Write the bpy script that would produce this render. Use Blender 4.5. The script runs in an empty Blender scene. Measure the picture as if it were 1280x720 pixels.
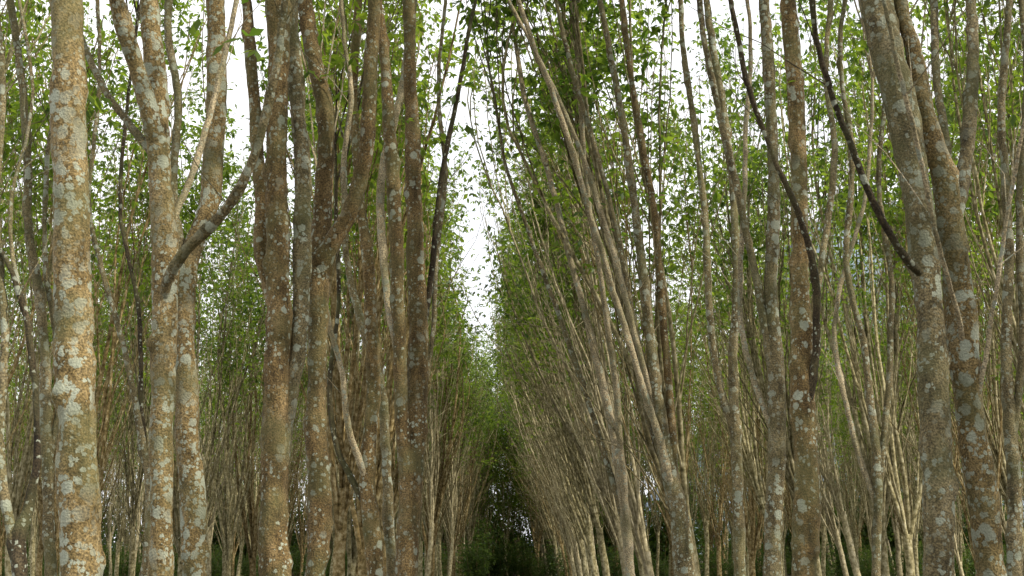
import bpy, math, random
import numpy as np
from mathutils import Vector, noise

# ------------------------------------------------------------------ basics
scene = bpy.context.scene
F = 1758.0
PITCH = math.atan(330.0 / F)
CAMZ = 1.6
cp, sp = math.cos(PITCH), math.sin(PITCH)

def P(u, v, depth):
    """bearing (photo survey) + distance -> world point"""
    a, b = (u - 640) / F, (360 - v) / F
    ry = cp - b * sp
    k = depth / ry
    return np.array([a * k, depth, CAMZ + (sp + b * cp) * k]), k

# ------------------------------------------------------------------ materials
def nodes_of(name):
    m = bpy.data.materials.new(name)
    m.use_nodes = True
    nt = m.node_tree
    nt.nodes.clear()
    return m, nt, nt.nodes, nt.links

def ramp(n, stops, interp='LINEAR'):
    r = n.new('ShaderNodeValToRGB')
    r.color_ramp.interpolation = interp
    e = r.color_ramp.elements
    e[0].position, e[0].color = stops[0][0], (*stops[0][1], 1)
    e[1].position, e[1].color = stops[-1][0], (*stops[-1][1], 1)
    for p, c in stops[1:-1]:
        x = e.new(p); x.color = (*c, 1)
    return r

def mixc(n, l, fac, a, b, mode='MIX'):
    m = n.new('ShaderNodeMix'); m.data_type = 'RGBA'; m.blend_type = mode
    for s, v in ((0, fac), (6, a), (7, b)):
        if isinstance(v, (int, float)): m.inputs[s].default_value = v
        elif isinstance(v, tuple): m.inputs[s].default_value = (*v, 1)
        else: l.new(v, m.inputs[s])
    return m.outputs[2]

def bark(name, c_dark, c_mid, c_light, lichen_amt, lichen_col=(0.31, 0.335, 0.26)):
    m, nt, n, l = nodes_of(name)
    out = n.new('ShaderNodeOutputMaterial')
    bs = n.new('ShaderNodeBsdfPrincipled')
    bs.inputs['Roughness'].default_value = 0.85
    bs.inputs['Specular IOR Level'].default_value = 0.25
    tc = n.new('ShaderNodeTexCoord')
    oi = n.new('ShaderNodeObjectInfo')
    mp = n.new('ShaderNodeMapping'); mp.inputs['Scale'].default_value = (1, 1, 0.35)
    l.new(tc.outputs['Object'], mp.inputs[0])
    n1 = n.new('ShaderNodeTexNoise'); n1.inputs['Scale'].default_value = 9; n1.inputs['Detail'].default_value = 6
    n1.inputs['Roughness'].default_value = 0.65
    l.new(mp.outputs[0], n1.inputs['Vector'])
    r1 = ramp(n, [(0.3, c_dark), (0.5, c_mid), (0.72, c_light)])
    l.new(n1.outputs[0], r1.inputs[0])
    n2 = n.new('ShaderNodeTexNoise'); n2.inputs['Scale'].default_value = 75; n2.inputs['Detail'].default_value = 3
    l.new(tc.outputs['Object'], n2.inputs['Vector'])
    r2 = ramp(n, [(0.35, (0.35, 0.35, 0.35)), (0.65, (1.4, 1.35, 1.3))])
    l.new(n2.outputs[0], r2.inputs[0])
    col = mixc(n, l, 0.9, r1.outputs[0], r2.outputs[0], 'MULTIPLY')
    # lichen rosettes: round ragged discs of varied size
    dn = n.new('ShaderNodeTexNoise'); dn.inputs['Scale'].default_value = 45; dn.inputs['Detail'].default_value = 3
    l.new(tc.outputs['Object'], dn.inputs['Vector'])
    dv = n.new('ShaderNodeVectorMath'); dv.operation = 'SCALE'; dv.inputs['Scale'].default_value = 0.035
    l.new(dn.outputs['Color'], dv.inputs[0])
    av = n.new('ShaderNodeVectorMath'); av.operation = 'ADD'
    l.new(tc.outputs['Object'], av.inputs[0]); l.new(dv.outputs[0], av.inputs[1])
    masks = []
    for sc, off in ((11, -0.22), (29, -0.18)):
        vo = n.new('ShaderNodeTexVoronoi'); vo.inputs['Scale'].default_value = sc
        l.new(av.outputs[0], vo.inputs['Vector'])
        sx = n.new('ShaderNodeSeparateColor'); l.new(vo.outputs['Color'], sx.inputs[0])
        mu = n.new('ShaderNodeMath'); mu.operation = 'MULTIPLY_ADD'
        l.new(sx.outputs[0], mu.inputs[0]); mu.inputs[1].default_value = 0.85; mu.inputs[2].default_value = off - 0.3 * (1 - lichen_amt)
        su = n.new('ShaderNodeMath'); su.operation = 'SUBTRACT'
        l.new(mu.outputs[0], su.inputs[0]); l.new(vo.outputs['Distance'], su.inputs[1])
        mr = n.new('ShaderNodeMapRange'); mr.inputs[1].default_value = -0.02; mr.inputs[2].default_value = 0.06
        l.new(su.outputs[0], mr.inputs[0])
        masks.append(mr.outputs[0])
    mx = n.new('ShaderNodeMath'); mx.operation = 'MAXIMUM'
    l.new(masks[0], mx.inputs[0]); l.new(masks[1], mx.inputs[1])
    n3 = n.new('ShaderNodeTexNoise'); n3.inputs['Scale'].default_value = 2.5; n3.inputs['Detail'].default_value = 3
    l.new(tc.outputs['Object'], n3.inputs['Vector'])
    r3 = ramp(n, [(0.36, (0.2, 0.2, 0.2)), (0.54, (0.9, 0.9, 0.9))])
    l.new(n3.outputs[0], r3.inputs[0])
    mm = n.new('ShaderNodeMath'); mm.operation = 'MULTIPLY'
    l.new(mx.outputs[0], mm.inputs[0]); l.new(r3.outputs[0], mm.inputs[1])
    lc = mixc(n, l, n2.outputs[0], tuple(c * 0.7 for c in lichen_col), tuple(c * 1.55 for c in lichen_col))
    col = mixc(n, l, mm.outputs[0], col, lc)
    r4 = ramp(n, [(0.45, (0, 0, 0)), (0.65, (0.5, 0.5, 0.5))])
    sw = n.new('ShaderNodeSeparateColor'); l.new(n3.outputs['Color'], sw.inputs[0])
    l.new(sw.outputs[1], r4.inputs[0])
    col = mixc(n, l, r4.outputs[0], col, (0.11, 0.115, 0.045))
    mr2 = n.new('ShaderNodeMapRange'); mr2.inputs[3].default_value = 0.8; mr2.inputs[4].default_value = 1.15
    l.new(oi.outputs['Random'], mr2.inputs[0])
    hs = n.new('ShaderNodeHueSaturation'); l.new(col, hs.inputs['Color']); l.new(mr2.outputs[0], hs.inputs['Value'])
    l.new(hs.outputs[0], bs.inputs['Base Color'])
    bp = n.new('ShaderNodeBump'); bp.inputs['Strength'].default_value = 1.0; bp.inputs['Distance'].default_value = 0.03
    ad = n.new('ShaderNodeMath'); ad.operation = 'MULTIPLY_ADD'
    l.new(n2.outputs[0], ad.inputs[0]); ad.inputs[1].default_value = 0.35; l.new(n1.outputs[0], ad.inputs[2])
    l.new(ad.outputs[0], bp.inputs['Height']); l.new(bp.outputs[0], bs.inputs['Normal'])
    l.new(bs.outputs[0], out.inputs[0])
    return m

BARK_L = bark('bark_ochre_lichen', (0.08, 0.058, 0.023), (0.215, 0.158, 0.066), (0.33, 0.26, 0.135), 1.1)
BARK_B = bark('bark_brown', (0.055, 0.038, 0.016), (0.16, 0.112, 0.046), (0.28, 0.205, 0.10), 0.62)
BARK_G = bark('bark_grey_brown', (0.065, 0.054, 0.028), (0.18, 0.148, 0.075), (0.31, 0.265, 0.155), 0.86)
BARK_D = bark('bark_dark', (0.02, 0.014, 0.009), (0.05, 0.038, 0.02), (0.11, 0.088, 0.05), 0.3)
BARK_P = bark('bark_pale', (0.20, 0.165, 0.095), (0.41, 0.35, 0.22), (0.58, 0.50, 0.35), 0.6)

def bark_far(name, a, b, c):
    m, nt, n, l = nodes_of(name)
    out = n.new('ShaderNodeOutputMaterial'); bs = n.new('ShaderNodeBsdfDiffuse')
    tc = n.new('ShaderNodeTexCoord'); nz = n.new('ShaderNodeTexNoise'); nz.inputs['Scale'].default_value = 11; nz.inputs['Detail'].default_value = 3
    nz.inputs['Roughness'].default_value = 0.7
    l.new(tc.outputs['Object'], nz.inputs['Vector'])
    r = ramp(n, [(0.33, a), (0.5, b), (0.66, c)]); l.new(nz.outputs[0], r.inputs[0])
    oi = n.new('ShaderNodeObjectInfo'); g = n.new('ShaderNodeNewGeometry')
    ad = n.new('ShaderNodeMath'); ad.operation = 'ADD'; l.new(oi.outputs['Random'], ad.inputs[0]); l.new(g.outputs['Random Per Island'], ad.inputs[1])
    mr = n.new('ShaderNodeMapRange'); mr.inputs[2].default_value = 2; mr.inputs[3].default_value = 0.4; mr.inputs[4].default_value = 1.7
    l.new(ad.outputs[0], mr.inputs[0])
    hs = n.new('ShaderNodeHueSaturation'); l.new(r.outputs[0], hs.inputs['Color']); l.new(mr.outputs[0], hs.inputs['Value'])
    l.new(hs.outputs[0], bs.inputs[0]); l.new(bs.outputs[0], out.inputs[0])
    return m
FB = bark_far('bark_stem_brown', (0.06, 0.044, 0.018), (0.19, 0.14, 0.062), (0.33, 0.28, 0.165))
FG = bark_far('bark_stem_grey', (0.08, 0.07, 0.033), (0.235, 0.205, 0.11), (0.40, 0.365, 0.24))
FP = bark_far('bark_stem_pale', (0.15, 0.13, 0.075), (0.34, 0.295, 0.18), (0.50, 0.45, 0.31))

def leafmat(name, a, b, ta, tb):
    m, nt, n, l = nodes_of(name)
    out = n.new('ShaderNodeOutputMaterial')
    g = n.new('ShaderNodeNewGeometry')
    oi = n.new('ShaderNodeObjectInfo')
    ad = n.new('ShaderNodeMath'); ad.operation = 'MULTIPLY_ADD'
    l.new(oi.outputs['Random'], ad.inputs[0]); ad.inputs[1].default_value = 0.45
    l.new(g.outputs['Random Per Island'], ad.inputs[2])
    mr = n.new('ShaderNodeMapRange'); mr.inputs[1].default_value = 0.1; mr.inputs[2].default_value = 1.35
    l.new(ad.outputs[0], mr.inputs[0])
    c = mixc(n, l, mr.outputs[0], a, b)
    t = mixc(n, l, mr.outputs[0], ta, tb)
    bs = n.new('ShaderNodeBsdfDiffuse')
    l.new(c, bs.inputs[0])
    gl = n.new('ShaderNodeBsdfGlossy'); gl.inputs['Roughness'].default_value = 0.4; gl.inputs[0].default_value = (0.6, 0.6, 0.6, 1)
    m1 = n.new('ShaderNodeMixShader'); m1.inputs[0].default_value = 0.05
    l.new(bs.outputs[0], m1.inputs[1]); l.new(gl.outputs[0], m1.inputs[2])
    tr = n.new('ShaderNodeBsdfTranslucent'); l.new(t, tr.inputs[0])
    mx = n.new('ShaderNodeMixShader'); mx.inputs[0].default_value = 0.5
    l.new(m1.outputs[0], mx.inputs[1]); l.new(tr.outputs[0], mx.inputs[2])
    l.new(mx.outputs[0], out.inputs[0])
    return m

LEAF = leafmat('rubber_leaf', (0.038, 0.07, 0.015), (0.105, 0.165, 0.032), (0.09, 0.19, 0.02), (0.46, 0.62, 0.05))
LEAF2 = leafmat('undergrowth_leaf', (0.03, 0.055, 0.015), (0.08, 0.12, 0.03), (0.06, 0.12, 0.02), (0.18, 0.27, 0.04))

# ------------------------------------------------------------------ mesh builder
class Builder:
    def __init__(self):
        self.v = []; self.f = []; self.m = []; self.sm = []; self.n = 0
        self.mats = []
    def mi(self, mat):
        if mat not in self.mats: self.mats.append(mat)
        return self.mats.index(mat)
    def add(self, v, f, mat, smooth):
        self.v.append(v); self.f.append(f + self.n); self.n += len(v)
        self.m.append(np.full(len(f), self.mi(mat), dtype=np.int32))
        self.sm.append(np.full(len(f), smooth, dtype=bool))
    def mesh(self, name):
        V = np.concatenate(self.v).astype(np.float32); Fc = np.concatenate(self.f).astype(np.int32)
        me = bpy.data.meshes.new(name)
        me.vertices.add(len(V)); me.vertices.foreach_set('co', V.ravel())
        me.loops.add(len(Fc) * 4); me.loops.foreach_set('vertex_index', Fc.ravel())
        me.polygons.add(len(Fc))
        me.polygons.foreach_set('loop_start', np.arange(0, len(Fc) * 4, 4, dtype=np.int32))
        me.polygons.foreach_set('material_index', np.concatenate(self.m))
        me.polygons.foreach_set('use_smooth', np.concatenate(self.sm))
        for mt in self.mats: me.materials.append(mt)
        me.update(calc_edges=True); me.validate()
        return me

def tube(B, pts, rad, mat, sides=6, disp=0.0, seed=0, knobs=()):
    pts = np.asarray(pts, float); rad = np.asarray(rad, float)
    T = np.gradient(pts, axis=0); T /= np.linalg.norm(T, axis=1)[:, None] + 1e-9
    ref = np.array([0.05, 1.0, 0.03])
    A = ref - T * (T @ ref)[:, None]; A /= np.linalg.norm(A, axis=1)[:, None] + 1e-9
    C = np.cross(T, A)
    th = np.linspace(0, 2 * math.pi, sides, endpoint=False)
    dirs = A[:, None, :] * np.cos(th)[None, :, None] + C[:, None, :] * np.sin(th)[None, :, None]
    R = np.repeat(rad[:, None], sides, axis=1)
    if disp > 0:
        for i in range(len(pts)):
            for j in range(sides):
                q = pts[i] + dirs[i, j] * rad[i]
                a = noise.noise(Vector((q[0] * 5 + seed, q[1] * 5, q[2] * 1.8)))
                b = noise.noise(Vector((q[0] * 20 + seed, q[1] * 20, q[2] * 12)))
                R[i, j] *= 1 + disp * (a * 1.5 + b * 0.7)
    ii = np.arange(len(pts))[:, None]
    for (s0, t0, amp, ws, wt) in knobs:
        dt = (th[None, :] - t0 + math.pi) % (2 * math.pi) - math.pi
        R *= 1 + amp * np.exp(-((ii - s0) / ws) ** 2 - (dt / wt) ** 2)
    V = (pts[:, None, :] + dirs * R[:, :, None]).reshape(-1, 3)
    i = np.arange(len(pts) - 1)[:, None] * sides; j = np.arange(sides)[None, :]; k = (j + 1) % sides
    Fq = np.stack([i + j, i + k, i + sides + k, i + sides + j], axis=-1).reshape(-1, 4)
    B.add(V, Fq, mat, True)

def leaves(B, C, rng, mat, L=0.14, W=0.065):
    C = np.asarray(C, float); N = len(C)
    if N == 0: return
    yaw = rng.uniform(0, 2 * math.pi, N); pit = rng.normal(-0.35, 0.4, N); roll = rng.normal(0, 0.5, N)
    sz = rng.uniform(0.65, 1.3, N)
    allv = []
    for off in (-0.95, 0.0, 0.95):
        y = yaw + off + rng.normal(0, 0.15, N); p = pit - abs(off) * 0.15 + rng.normal(0, 0.2, N)
        d = np.stack([np.cos(y) * np.cos(p), np.sin(y) * np.cos(p), np.sin(p)], 1)
        s0 = np.stack([-np.sin(y), np.cos(y), np.zeros(N)], 1); u0 = np.cross(d, s0)
        s = s0 * np.cos(roll)[:, None] + u0 * np.sin(roll)[:, None]
        l_ = (L * sz)[:, None]; w_ = (W * sz)[:, None]
        base = C + d * l_ * 0.12
        allv.append(np.stack([base, C + d * l_ * 0.62 + s * w_ * 0.5, C + d * l_ * 1.15 - np.array([0, 0, 0.015]), C + d * l_ * 0.62 - s * w_ * 0.5], 1))
    V = np.concatenate(allv).reshape(-1, 3)
    Fq = np.arange(len(V)).reshape(-1, 4)
    B.add(V, Fq, mat, False)

def unit(v): return v / (np.linalg.norm(v) + 1e-9)

def limb(B, rng, p, d, r, L, lvl, mat, leafpts, lean=(0, 0), leafmin=6.5, dens=1.0, xmax=99):
    step = {0: 0.4, 1: 0.45, 2: 0.4, 3: 0.25}[lvl]
    n = max(3, int(L / step)); pts = [np.array(p, float)]; rad = [r]; dd = [unit(np.array(d, float))]
    wob = {0: 0.03, 1: 0.045, 2: 0.06, 3: 0.15}[lvl]
    end = {0: 0.8, 1: 0.22, 2: 0.25, 3: 0.4}[lvl]
    x = dd[0].copy()
    for i in range(n):
        x = x + rng.normal(0, wob, 3)
        x[2] += 0.04 if lvl in (1, 2) else 0
        if lvl == 1 and i > n * 0.55: x[0] -= lean[0] * 0.1
        if pts[-1][0] > xmax - 0.3: x[0] -= 0.13
        x = unit(x)
        pts.append(pts[-1] + x * L / n); dd.append(x); rad.append(r * (1 - (1 - end) * (i + 1) / n))
    if lvl <= 1:
        for _ in range(2):
            k = rng.integers(0, n); rad[k] *= 1.2
    tube(B, pts, rad, mat, {0: 9, 1: 7, 2: 5, 3: 3}[lvl])
    def child(t, ang, rr, LL, lv):
        k = min(n, max(1, int(t * n))); D = dd[k]
        a = rng.uniform(0, 2 * math.pi)
        s = unit(np.cross(D, np.array([math.cos(a), math.sin(a), 0.1])))
        nd = unit(D * math.cos(ang) + s * math.sin(ang) + np.array([0, 0, 0.05]))
        limb(B, rng, pts[k], nd, rr, LL, lv, mat, leafpts, lean, leafmin, dens, xmax)
    if lvl == 1:
        for t in np.sort(rng.uniform(0.02, 0.85, rng.integers(6, 9))):
            child(t, rng.uniform(0.12, 0.42), max(0.012, r * (1 - 0.7 * t) * 0.5), rng.uniform(3.0, 6.0), 2)
        for t in rng.uniform(0.6, 1.0, 3):
            child(t, rng.uniform(0.5, 1.1), 0.008, rng.uniform(0.6, 1.2), 3)
    elif lvl == 2:
        for t in rng.uniform(0.4, 1.0, 4):
            child(t, rng.uniform(0.5, 1.2), 0.006, rng.uniform(0.5, 1.5), 3)
    if lvl >= 2 and pts[-1][2] > leafmin - 1:
        a0 = 0.2 if lvl == 3 else 0.6
        m = int((22 if lvl == 3 else 16) * dens)
        o = lean[0] * 50 + xmax
        for t in rng.uniform(a0, 1.0, m):
            k = min(n, int(t * n)); q = pts[k] + rng.normal(0, 0.16, 3)
            # foliage gathers in clumps with open gaps between
            c = noise.noise(Vector((q[0] * 0.75 + o, q[1] * 0.75, q[2] * 0.75)))
            if c < rng.uniform(-0.28, 0.27): continue
            if q[2] > leafmin + rng.normal(0, 1.1) and q[0] < xmax + rng.normal(0, 0.5): leafpts.append(q)

def new_obj(name, me, loc=(0, 0, 0), rz=0, sc=1, parent=None):
    o = bpy.data.objects.new(name, me); scene.collection.objects.link(o)
    o.location = loc; o.rotation_euler = (0, 0, rz); o.scale = (sc,) * 3
    if parent: o.parent = parent
    return o

def tree_variant(seed, lean, nl=(5, 8), H=13.5, dens=0.8, mat=None, sp=(0.06, 0.26), leafmin=7.3, xmax=99, th=(0.26, 0.55)):
    rng = np.random.default_rng(seed); B = Builder(); lp = []
    h0 = rng.uniform(1.3, 2.8); r0 = rng.uniform(0.075, 0.11)
    d0 = unit(np.array([lean * 0.6, 0, 1.0]) + rng.normal(0, 0.03, 3) * np.array([1, 1, 0]))
    n = 8
    pts = [np.array([0, 0, -0.15])]; rad = [r0 * 1.35]
    for i in range(n):
        pts.append(pts[-1] + unit(d0 + rng.normal(0, 0.04, 3)) * (h0 + 0.15) / n); rad.append(r0 * (1.1 - 0.2 * i / n))
    tube(B, pts, rad, mat, 10, 0.06, seed)
    k = rng.integers(*nl); a0 = rng.uniform(0, 6.28)
    for i in range(k):
        a = a0 + i * 2 * math.pi / k + rng.normal(0, 0.3); s = rng.uniform(*sp)
        d = unit(np.array([lean + math.cos(a) * s, math.sin(a) * s, 1.0]))
        start = pts[-1 - rng.integers(0, 4)]
        limb(B, rng, start, d, r0 * rng.uniform(*th), (H - h0) * rng.uniform(0.7, 1.0), 1, mat, lp, (lean, 0), leafmin, dens, xmax)
    leaves(B, lp, rng, LEAF)
    return B.mesh('rubber_tree_mesh_%d' % seed)

upright = [tree_variant(10 + i, random.Random(i).uniform(-0.02, 0.04), mat=[FG, FB, FG, FP][i % 4]) for i in range(7)]
leaning = [tree_variant(40 + i, [0.26, 0.32, 0.22, 0.28, 0.24][i], nl=(7, 10), mat=[FG, FP, FG, FB, FP][i], sp=(0.04, 0.18), xmax=[3.1, 3.9, 3.0, 3.5, 3.2][i], dens=0.85, th=(0.22, 0.5)) for i in range(5)]
narrow = [tree_variant(70 + i, [0.02, -0.02, 0.05, 0.0, 0.04][i], nl=(5, 7), mat=[FB, FG, FP, FG, FB][i], sp=(0.04, 0.18), xmax=[1.1, 1.7, 2.2, 1.4, 1.9][i], dens=0.95) for i in range(5)]
edge = [tree_variant(90 + i, 0.0, nl=(5, 8), mat=[FG, FB, FG][i], sp=(0.1, 0.35), leafmin=2.0, dens=1.2) for i in range(3)]

# ------------------------------------------------------------------ planted rows
R = random.Random(5)
far = bpy.data.objects.new('distant_rubber_trees', None); scene.collection.objects.link(far)
rows = [(-2.7, 'L'), (2.7, 'R')] + [(s * (7.4 + 4.6 * i), 'U') for i in range(6) for s in (-1, 1)]
for x0, kind in rows:
    y = 21.0 if kind != 'U' else 14 + R.uniform(0, 2)
    if kind == 'R': y = 19.5
    while y < 104:
        x = x0 + R.uniform(-0.35, 0.35); yy = y + R.uniform(-0.4, 0.4)
        if abs(x) < 0.37 * yy + 3:
            if kind == 'L': me = R.choice(narrow if yy < 60 else narrow + upright); rz = R.uniform(-0.6, 0.6)
            elif kind == 'R': me = R.choice(leaning); rz = math.pi + R.uniform(-0.4, 0.4)
            elif x0 > 0: me = R.choice(upright + leaning); rz = math.pi + R.uniform(-0.7, 0.7)
            else: me = R.choice(upright + narrow); rz = R.uniform(-3, 3)
            sc = R.uniform(0.82, 1.12)
            if yy < 38: new_obj('rubber_tree', me, (x, yy, 0), rz, sc)
            else: new_obj('grove_tree', me, (x, yy, 0), rz, sc, far)
        y += R.uniform(2.4, 3.3) if kind != 'U' else R.uniform(2.8, 3.9)
# headland rows closing the far end of the alley
for yy in (90, 95, 100, 106):
    for i in range(-3, 4):
        new_obj('grove_tree', R.choice(edge), (i * 2.1 + R.uniform(-0.6, 0.6), yy + R.uniform(-1.5, 1.5), 0), R.uniform(-3, 3), R.uniform(0.8, 1.1), far)
for y0, st in ((107, 1.6), (112, 0.0)):
    for i in range(-13, 14):
        new_obj('grove_tree', R.choice(edge), (i * 3.2 + st + R.uniform(-1, 1), y0 + R.uniform(-1.5, 1.5), 0), R.uniform(-3, 3), R.uniform(0.65, 0.95), far)
# neighbouring row beside and behind the viewpoint, unseen, added to dapple the trunks
for yy in (-13, -9, -5.5, -1.5, 2, 6, 9.5):
    new_obj('rubber_tree', R.choice(upright), (7.6 + R.uniform(-0.4, 0.4), yy + R.uniform(-0.5, 0.5), 0), R.uniform(-3, 3), R.uniform(0.8, 1.0))

# ------------------------------------------------------------------ surveyed foreground trees
def catmull(pts, step=0.07):
    pts = np.asarray(pts, float)
    E = np.vstack([2 * pts[0] - pts[1], pts, 2 * pts[-1] - pts[-2]]); out = []
    for i in range(1, len(E) - 2):
        p0, p1, p2, p3 = E[i - 1:i + 3]
        n = max(2, int(np.linalg.norm((p2 - p1)[:3]) / step))
        for t in np.linspace(0, 1, n, endpoint=False):
            out.append(0.5 * ((2 * p1) + (-p0 + p2) * t + (2 * p0 - 5 * p1 + 4 * p2 - p3) * t * t + (-p0 + 3 * p1 - 3 * p2 + p3) * t ** 3))
    out.append(E[-2]); return np.array(out)

def hero(seed, depth, stems, leafy=0.6):
    """stems: (points[(u,v,width)], mat, depth offset, grounded, growth above)"""
    rng = np.random.default_rng(seed); B = Builder(); lp = []; built = []
    for s in stems:
        pts, mat, dd, ground, grow = s
        n = len(pts); arr = []
        d00 = depth + (dd[0] if isinstance(dd, tuple) else 0.0)
        dde = dd[1] if isinstance(dd, tuple) else dd
        if not ground and built:
            # root the limb on the axis of the stem it grows from
            q, _ = P(pts[0][0], pts[0][1], depth); al = np.concatenate(built)
            kk = np.argmin((al[:, 0] - q[0]) ** 2 + (al[:, 2] - q[2]) ** 2)
            if abs(al[kk, 0] - q[0]) < 0.15: d00 = al[kk, 1]
        for i, (u, v, w) in enumerate(pts):
            dep = d00 + (depth + dde - d00) * i / max(1, n - 1)
            p, k = P(u, v, dep); arr.append([*p, 0.86 * w / 2 / F * k])
        if ground:
            b = arr[0]; nx = arr[1]
            fz = (b[2] + 0.1); sl_ = (b[0] - nx[0]) / max(0.3, nx[2] - b[2])
            sl_ = max(-0.12, min(0.12, sl_))
            g = [b[0] + sl_ * fz, b[1], -0.1, b[3] * 1.3]
            mid = [b[0] + sl_ * fz * 0.75, b[1], 0.25, b[3] * 1.1]
            arr = [g, mid] + arr if b[2] > 0.6 else [g] + arr
        A = catmull(arr, 0.05)
        sl = np.arange(len(A))
        for _ in range(max(1, len(A) // 28)):
            c = rng.uniform(0, len(A)); A[:, 3] *= 1 + rng.uniform(0.03, 0.14) * np.exp(-((sl - c) / rng.uniform(0.8, 2.2)) ** 2)
        r = np.maximum(A[:, 3], 0.006)
        thick = r.mean() > 0.035
        jit = np.cumsum(rng.normal(0, 0.0026, (len(A), 3)), axis=0); jit -= np.linspace(0, 1, len(A))[:, None] * jit[-1]
        if not ground: jit[0] = 0
        C = A[:, :3] + jit * np.array([1, 1, 0])
        built.append(C)
        knobs = [(rng.uniform(0, len(A)), rng.uniform(0, 6.28), rng.uniform(0.12, 0.5), rng.uniform(0.6, 1.8), rng.uniform(0.25, 0.6)) for _ in range(len(A) // 7)]
        tube(B, C, r, mat, 20 if thick else 8, 0.15 if thick else 0.1, seed, knobs)
        if grow:
            d = unit(C[-1] - C[-12 if len(C) > 12 else 0]); d = unit(d + np.array([0, 0, 0.6]))
            limb(B, rng, C[-1] - d * 0.02, d, r[-1] * 0.97, grow, 1, mat, lp, (0, 0), 5.6, leafy)
        if len(C) > 40 and not thick:
            for _ in range(3):
                k = rng.integers(15, len(C) - 5); a = rng.uniform(0, 6.28)
                limb(B, rng, C[k], np.array([math.cos(a) * .6, math.sin(a) * .6, 1]), 0.006, rng.uniform(0.5, 1.6), 3, mat, lp, (0, 0), 6.0, 0.4)
    leaves(B, lp, rng, LEAF, 0.12, 0.055)
    new_obj('rubber_tree', B.mesh('rubber_tree_mesh'))

L_, B_, G_, D_, P_ = BARK_L, BARK_B, BARK_G, BARK_D, BARK_P
hero(1, 8.0, [([(101, 760, 58), (97, 600, 57), (92, 420, 52), (88, 240, 48), (84, 60, 50), (80, -60, 46)], L_, 0.2, 1, 5)])
hero(2, 10.0, [
    ([(203, 740, 34), (202, 600, 33), (204, 460, 34), (206, 330, 36), (201, 200, 34), (196, 110, 32), (184, -20, 24)], L_, 0.2, 1, 5),
    ([(199, 190, 26), (178, 100, 26), (155, 30, 24), (140, -30, 20)], L_, (0.1, -0.3), 0, 4),
    ([(205, 385, 12), (210, 350, 17), (234, 312, 18), (268, 278, 16), (300, 232, 15), (326, 168, 13), (345, 90, 12), (358, -20, 10)], G_, (0.0, -0.9), 0, 3),
    ([(206, 300, 14), (225, 255, 11), (248, 195, 10), (272, 110, 9), (300, -20, 8)], P_, (0.0, 0.5), 0, 3),
    ([(198, 200, 14), (165, 160, 11), (130, 110, 10), (105, 55, 9), (88, -20, 8)], G_, (0.1, 0.6), 0, 3)])
hero(3, 11.0, [
    ([(247, 740, 38), (242, 620, 36), (233, 500, 32), (231, 400, 31), (240, 320, 30), (262, 250, 30), (270, 150, 28), (272, 60, 27), (270, -20, 25)], L_, 0.3, 1, 5),
    ([(236, 350, 16), (215, 240, 14), (222, 130, 12), (208, 40, 11), (213, -20, 10)], G_, (0.0, 0.5), 0, 3)])
hero(4, 11.3, [
    ([(345, 740, 44), (344, 600, 40), (347, 470, 38), (347, 330, 33), (342, 180, 30), (346, 60, 30), (344, -20, 28)], B_, 0.2, 1, 5),
    ([(349, 580, 26), (372, 430, 24), (377, 300, 24), (373, 150, 24), (362, 40, 22), (360, -20, 20)], G_, (0.15, 0.6), 0, 5),
    ([(346, 400, 18), (326, 320, 19), (325, 220, 19), (318, 110, 17), (305, -20, 15)], B_, (0.15, 0.8), 0, 4)])
hero(5, 12.0, [
    ([(397, 740, 32), (402, 640, 33), (396, 540, 30), (398, 420, 28), (396, 335, 32), (404, 240, 26), (408, 150, 25), (392, 70, 24), (376, -20, 22)], B_, 0.2, 1, 5),
    ([(397, 352, 24), (410, 314, 26), (438, 262, 24), (456, 190, 22), (463, 100, 21), (468, -20, 19)], B_, (0.0, -0.3), 0, 4),
    ([(438, 262, 8), (428, 220, 8), (440, 120, 7), (430, 40, 6), (425, -20, 6)], P_, (-0.1, 0.2), 0, 2)])
hero(6, 14.0, [
    ([(507, 740, 32), (512, 620, 32), (519, 500, 30), (522, 400, 28), (519, 280, 24), (515, 150, 20), (510, -20, 17)], B_, 0.3, 1, 4),
    ([(510, 640, 20), (503, 500, 20), (498, 380, 19), (494, 260, 19), (486, 150, 18), (478, 60, 15), (470, -20, 13)], B_, (0.2, -0.2), 0, 4),
    ([(521, 460, 9), (536, 370, 9), (548, 260, 8), (562, 170, 7), (580, 80, 6), (597, -20, 5)], D_, (0.0, 0.5), 0, 2),
    ([(521, 520, 8), (538, 440, 7), (545, 330, 7), (556, 220, 6), (548, 110, 6), (560, -20, 5)], G_, (0.0, 1.0), 0, 2),
    ([(501, 460, 12), (480, 330, 12), (478, 220, 11), (500, 120, 10), (520, -20, 9)], P_, (0.0, 1.0), 0, 3)])
hero(7, 15.0, [
    ([(474, 740, 26), (466, 650, 25), (462, 600, 22), (468, 500, 21), (466, 400, 18), (458, 310, 16), (446, 220, 14), (440, 100, 12), (450, -20, 11)], B_, 0.3, 1, 4),
    ([(464, 640, 12), (440, 600, 9), (418, 555, 8), (412, 480, 7), (424, 380, 6), (420, 280, 6)], D_, (0.0, 0.5), 0, 2),
    ([(463, 610, 12), (438, 540, 9), (428, 460, 8), (410, 390, 8), (404, 300, 7)], P_, (-0.1, -0.6), 0, 2),
    ([(490, 740, 16), (484, 600, 15), (476, 480, 13), (452, 400, 11), (436, 330, 9), (430, 230, 8)], G_, (0.3, 0.9), 1, 3)])
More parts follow.
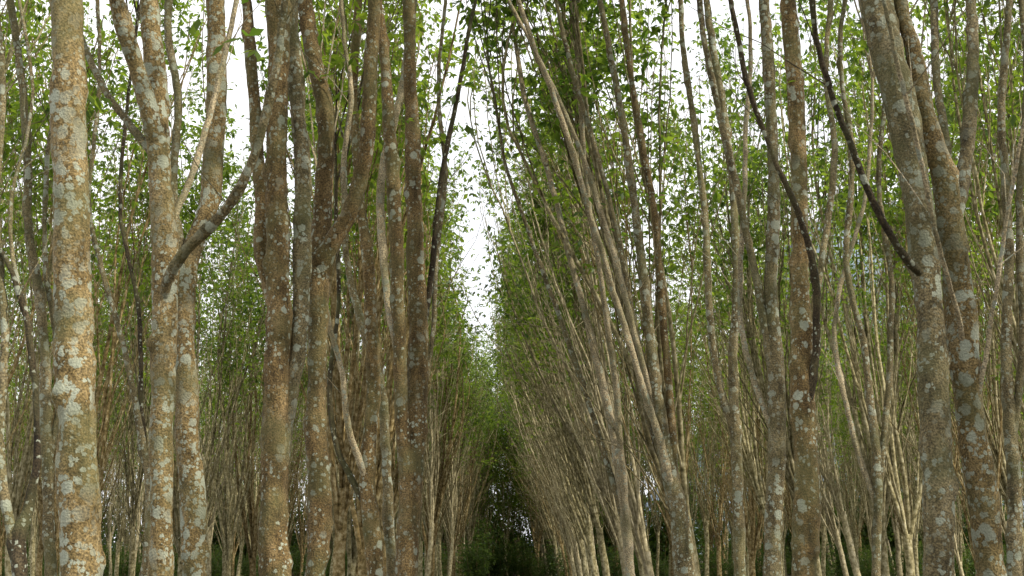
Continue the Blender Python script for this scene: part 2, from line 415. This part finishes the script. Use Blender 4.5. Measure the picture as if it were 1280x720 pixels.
hero(8, 9.0, [
    ([(22, 740, 26), (20, 668, 24), (30, 640, 16), (42, 560, 10), (36, 440, 9), (22, 370, 9), (4, 320, 8), (-20, 290, 7)], D_, 0.3, 1, 0),
    ([(20, 690, 16), (4, 560, 14), (8, 420, 12), (-4, 260, 12), (4, 100, 10), (-10, -20, 9)], G_, (0.0, 0.6), 0, 3),
    ([(24, 370, 8), (14, 250, 6), (40, 120, 5), (20, -20, 5)], G_, (0.2, 0.8), 0, 2)])
hero(9, 13.0, [([(64, 740, 18), (58, 560, 17), (54, 400, 14), (36, 280, 12), (30, 140, 11), (10, -20, 9)], G_, 0.6, 1, 3),
    ([(59, 600, 10), (76, 480, 9), (60, 330, 8), (60, 200, 7), (75, 60, 6), (60, -20, 6)], G_, (0.1, 1.0), 0, 3)])
hero(10, 14.0, [([(180, 740, 13), (186, 600, 12), (160, 450, 9), (130, 340, 7), (112, 250, 7), (125, 100, 6), (120, -20, 6)], G_, 0.6, 1, 3),
    ([(186, 620, 8), (176, 500, 7), (172, 380, 6), (150, 260, 6), (160, 120, 5)], D_, (0.2, 1.0), 0, 3)])
# right side
hero(11, 9.0, [
    ([(1176, 740, 42), (1174, 640, 42), (1169, 520, 42), (1164, 400, 42), (1156, 310, 44), (1142, 210, 46), (1122, 110, 48), (1106, 40, 48), (1092, -30, 44)], G_, 0.2, 1, 5),
    ([(1245, 760, 42), (1228, 640, 42), (1212, 540, 40), (1202, 440, 42), (1192, 330, 40), (1178, 230, 36), (1156, 150, 30), (1146, 90, 26), (1130, 20, 22), (1120, -40, 18)], L_, (0.3, 0.15), 1, 3),
    ([(1189, 300, 24), (1202, 230, 22), (1212, 150, 19), (1216, 60, 17), (1212, -20, 15)], G_, (0.3, 0.7), 0, 3),
    ([(1160, 350, 12), (1136, 328, 12), (1106, 280, 11), (1072, 205, 10), (1040, 120, 9), (1022, 50, 8), (1012, -20, 8)], D_, (0.1, -0.6), 0, 3),
    ([(1206, 450, 8), (1195, 385, 7), (1176, 320, 7), (1152, 215, 7), (1128, 110, 7), (1100, -20, 6)], P_, (-0.05, -0.9), 0, 0),
    ([(1214, 540, 10), (1234, 430, 7), (1250, 330, 6), (1268, 220, 6), (1290, 100, 5)], P_, (0.1, -0.4), 0, 0),
    ([(1183, 265, 14), (1180, 180, 13), (1170, 90, 12), (1168, -20, 11)], G_, (0.5, 0.9), 0, 3)])
hero(12, 12.0, [
    ([(1003, 740, 40), (1006, 620, 38), (1002, 500, 34), (1000, 420, 30), (1000, 300, 26), (996, 170, 24), (990, 60, 24), (984, -20, 22)], B_, 0.2, 1, 4),
    ([(1004, 540, 16), (1020, 440, 12), (1016, 340, 10), (996, 262, 9), (966, 195, 8), (936, 110, 8), (908, -20, 7)], D_, (-0.1, -0.5), 0, 3),
    ([(1001, 480, 12), (1024, 340, 10), (1042, 200, 9), (1030, 90, 8), (1040, -20, 8)], G_, (0.1, 0.7), 0, 3)])
hero(13, 13.0, [
    ([(962, 740, 26), (966, 600, 26), (968, 470, 24), (962, 360, 18), (967, 260, 17), (962, 120, 16), (954, -20, 14)], G_, 0.3, 1, 4),
    ([(967, 470, 14), (948, 360, 12), (930, 270, 11), (905, 160, 10), (884, 60, 9), (872, -20, 9)], G_, (0.0, 0.3), 0, 3),
    ([(966, 540, 9), (940, 470, 8), (925, 380, 7), (930, 200, 7), (940, 60, 6), (932, -20, 6)], P_, (0.0, 0.8), 0, 3)])
hero(14, 17.0, [
    ([(926, 740, 18), (924, 600, 16), (918, 460, 14), (922, 330, 12), (912, 190, 11), (890, 60, 10), (880, -20, 9)], G_, 0.3, 1, 3),
    ([(922, 560, 10), (892, 440, 10), (886, 310, 10), (874, 180, 9), (856, 60, 8), (850, -20, 7)], G_, (0.0, 0.6), 0, 3)])
hero(15, 16.5, [
    ([(858, 740, 30), (848, 650, 28), (832, 560, 22), (820, 470, 17), (806, 350, 14), (790, 220, 11), (764, 80, 9), (745, -20, 8)], G_, 0.3, 1, 4),
    ([(847, 640, 14), (816, 520, 11), (784, 420, 9), (748, 300, 8), (706, 160, 8), (668, 60, 7), (640, -20, 6)], P_, (0.0, -0.5), 0, 3),
    ([(849, 660, 14), (838, 520, 12), (828, 400, 11), (816, 260, 10), (792, 120, 9), (775, -20, 8)], B_, (0.0, 0.5), 0, 3),
    ([(836, 580, 10), (800, 440, 8), (770, 330, 8), (728, 200, 7), (690, 110, 6), (640, 10, 5), (615, -30, 5)], P_, (-0.1, 0.4), 0, 3),
    ([(838, 600, 10), (806, 500, 9), (786, 360, 8), (756, 220, 7), (716, 90, 7), (690, -20, 6)], G_, (0.1, 0.9), 0, 3)], 0.9)
hero(16, 19.0, [
    ([(790, 740, 16), (776, 600, 14), (746, 450, 11), (716, 330, 9), (690, 230, 8), (655, 120, 7)], P_, 0.4, 1, 3),
    ([(782, 660, 10), (740, 520, 8), (700, 400, 8), (664, 300, 6), (630, 200, 5)], G_, (0.0, 0.8), 0, 3),
    ([(785, 680, 10), (772, 520, 9), (756, 380, 8), (736, 250, 7), (724, 100, 6)], P_, (0.0, -0.8), 0, 3)], 1.0)
hero(17, 12.0, [
    ([(1268, 740, 22), (1266, 600, 19), (1256, 450, 16), (1258, 300, 13), (1252, 150, 12), (1262, -20, 10)], G_, 0.4, 1, 3),
    ([(1265, 560, 12), (1280, 420, 11), (1276, 260, 10), (1285, 100, 9), (1275, -20, 8)], G_, (0.0, 0.4), 0, 3)])
hero(18, 15.0, [
    ([(1096, 740, 14), (1098, 600, 13), (1084, 450, 10), (1060, 330, 9), (1066, 200, 8), (1050, 60, 7), (1060, -20, 7)], G_, 0.4, 1, 3),
    ([(1098, 620, 10), (1112, 480, 9), (1116, 350, 8), (1100, 220, 7), (1110, 80, 7), (1100, -20, 6)], G_, (0.0, 0.8), 0, 3),
    ([(1098, 640, 9), (1062, 520, 8), (1044, 400, 7), (1080, 260, 6), (1090, 150, 5)], P_, (0.0, 0.5), 0, 2)])

# ------------------------------------------------------------------ undergrowth
under = bpy.data.objects.new('undergrowth', None); scene.collection.objects.link(under)
bm_ = []
for s in range(4):
    rng = np.random.default_rng(200 + s); B = Builder(); pts = []
    for _ in range(14):
        a = rng.uniform(0, 6.28); r = rng.uniform(0, 0.9); h = rng.uniform(1.0, 3.2)
        base = np.array([math.cos(a) * r * 0.4, math.sin(a) * r * 0.4, -0.05]); top = np.array([math.cos(a) * r * 1.5, math.sin(a) * r * 1.5, h])
        mid = (base + top) / 2 + rng.normal(0, 0.12, 3)
        tube(B, [base, mid, top], [0.014, 0.01, 0.005], FB, 4)
        for _ in range(40):
            t = rng.uniform(0.25, 1.0); pts.append(base + (top - base) * t + rng.normal(0, 0.25, 3))
    pts = [p for p in pts if p[2] > 0.05]
    leaves(B, pts, rng, LEAF2, 0.17, 0.075); bm_.append(B.mesh('undergrowth_mesh_%d' % s))
for _ in range(360):
    y = R.uniform(66, 118); x = R.uniform(-0.4 * y - 2, 0.4 * y + 2)
    if abs(x) < 1.6: continue
    new_obj('shrub', R.choice(bm_), (x, y, 0), R.uniform(0, 6.28), R.uniform(0.5, 1.1) * (2.4 if y > 98 else 0.75), under)
for _ in range(40):
    new_obj('shrub', R.choice(bm_), (R.uniform(-4, 4), R.uniform(84, 112), 0), R.uniform(0, 6.28), R.uniform(0.6, 1.4), under)

# ------------------------------------------------------------------ ground
m, nt, n, l = nodes_of('leaf_litter_soil')
out = n.new('ShaderNodeOutputMaterial'); bs = n.new('ShaderNodeBsdfPrincipled'); bs.inputs['Roughness'].default_value = 0.95
tc = n.new('ShaderNodeTexCoord')
a = n.new('ShaderNodeTexNoise'); a.inputs['Scale'].default_value = 0.5; a.inputs['Detail'].default_value = 8
b = n.new('ShaderNodeTexVoronoi'); b.inputs['Scale'].default_value = 9
l.new(tc.outputs['Object'], a.inputs['Vector']); l.new(tc.outputs['Object'], b.inputs['Vector'])
r = ramp(n, [(0.35, (0.05, 0.065, 0.02)), (0.5, (0.10, 0.075, 0.04)), (0.7, (0.16, 0.115, 0.065))]); l.new(a.outputs[0], r.inputs[0])
l.new(mixc(n, l, 0.35, r.outputs[0], b.outputs['Color'], 'MULTIPLY'), bs.inputs['Base Color'])
bp = n.new('ShaderNodeBump'); bp.inputs['Distance'].default_value = 0.05; l.new(b.outputs['Distance'], bp.inputs['Height']); l.new(bp.outputs[0], bs.inputs['Normal'])
l.new(bs.outputs[0], out.inputs[0])
S = 3000
me = bpy.data.meshes.new('ground'); me.from_pydata([(-S, -S, 0), (S, -S, 0), (S, S, 0), (-S, S, 0)], [], [(0, 1, 2, 3)]); me.materials.append(m)
new_obj('ground', me)

# ------------------------------------------------------------------ hills
m, nt, n, l = nodes_of('hazy_forest_hill')
out = n.new('ShaderNodeOutputMaterial'); bs = n.new('ShaderNodeBsdfPrincipled'); bs.inputs['Roughness'].default_value = 1
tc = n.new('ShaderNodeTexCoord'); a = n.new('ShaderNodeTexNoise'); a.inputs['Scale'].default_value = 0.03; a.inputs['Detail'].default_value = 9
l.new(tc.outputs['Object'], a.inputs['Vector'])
r = ramp(n, [(0.35, (0.15, 0.19, 0.23)), (0.65, (0.25, 0.31, 0.37))]); l.new(a.outputs[0], r.inputs[0]); l.new(r.outputs[0], bs.inputs['Base Color'])  # distance haze is put into the hill colour as blue-grey
l.new(bs.outputs[0], out.inputs[0])
verts = []; faces = []; nx, ny = 90, 26
for j in range(ny):
    for i in range(nx):
        x = -300 + i * 12; y = 620 + j * 14
        e = math.exp(-((x - 190) / 80) ** 2) * 175 + math.exp(-((x - 420) / 150) ** 2) * 120 + 8
        q = math.sin(math.pi * j / (ny - 1))
        verts.append((x, y, -3 + e * q * (1 + 0.25 * noise.noise(Vector((x / 40, y / 40, 0)))) + 6 * q * noise.noise(Vector((x / 12, y / 12, 3)))))
for j in range(ny - 1):
    for i in range(nx - 1):
        k = j * nx + i; faces.append((k, k + 1, k + nx + 1, k + nx))
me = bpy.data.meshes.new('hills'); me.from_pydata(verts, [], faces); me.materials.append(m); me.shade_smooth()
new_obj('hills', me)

# ------------------------------------------------------------------ sky + sun
w = bpy.data.worlds.new('World'); scene.world = w; w.use_nodes = True
n, l = w.node_tree.nodes, w.node_tree.links
bg = n['Background']; bg.inputs[1].default_value = 0.15
EL, AZ = math.radians(42), math.radians(118)      # AZ: clockwise from +Y (view direction)
sk = n.new('ShaderNodeTexSky'); sk.sky_type = 'NISHITA'; sk.sun_disc = False; sk.sun_elevation = EL; sk.sun_rotation = AZ
tc = n.new('ShaderNodeTexCoord'); nz = n.new('ShaderNodeTexNoise'); nz.inputs['Scale'].default_value = 3; nz.inputs['Detail'].default_value = 6
l.new(tc.outputs['Generated'], nz.inputs['Vector'])
rp = ramp(n, [(0.3, (0.75, 0.75, 0.75)), (0.5, (1, 1, 1))]); l.new(nz.outputs[0], rp.inputs[0])
l.new(mixc(n, l, rp.outputs[0], sk.outputs[0], (9.9, 10.0, 10.3)), bg.inputs[0])

sd = bpy.data.lights.new('sun', 'SUN'); sd.energy = 4.6; sd.angle = math.radians(0.8); sd.color = (1, 0.92, 0.78)
so = bpy.data.objects.new('sun', sd); scene.collection.objects.link(so)
dv = Vector((math.sin(AZ) * math.cos(EL), math.cos(AZ) * math.cos(EL), math.sin(EL)))
so.rotation_euler = dv.to_track_quat('Z', 'Y').to_euler(); so.location = (20, 10, 30)

# ------------------------------------------------------------------ camera
cd = bpy.data.cameras.new('camera'); cd.sensor_width = 36; cd.lens = 36 * F / 1280; cd.clip_end = 8000
co = bpy.data.objects.new('camera', cd); scene.collection.objects.link(co)
co.location = (0, 0, CAMZ); co.rotation_euler = (math.pi / 2 + PITCH, 0, 0)
scene.camera = co
scene.view_settings.view_transform = 'Standard'; scene.view_settings.look = 'None'; scene.view_settings.exposure = 0
print('faces', sum(len(x.polygons) for x in bpy.data.meshes))
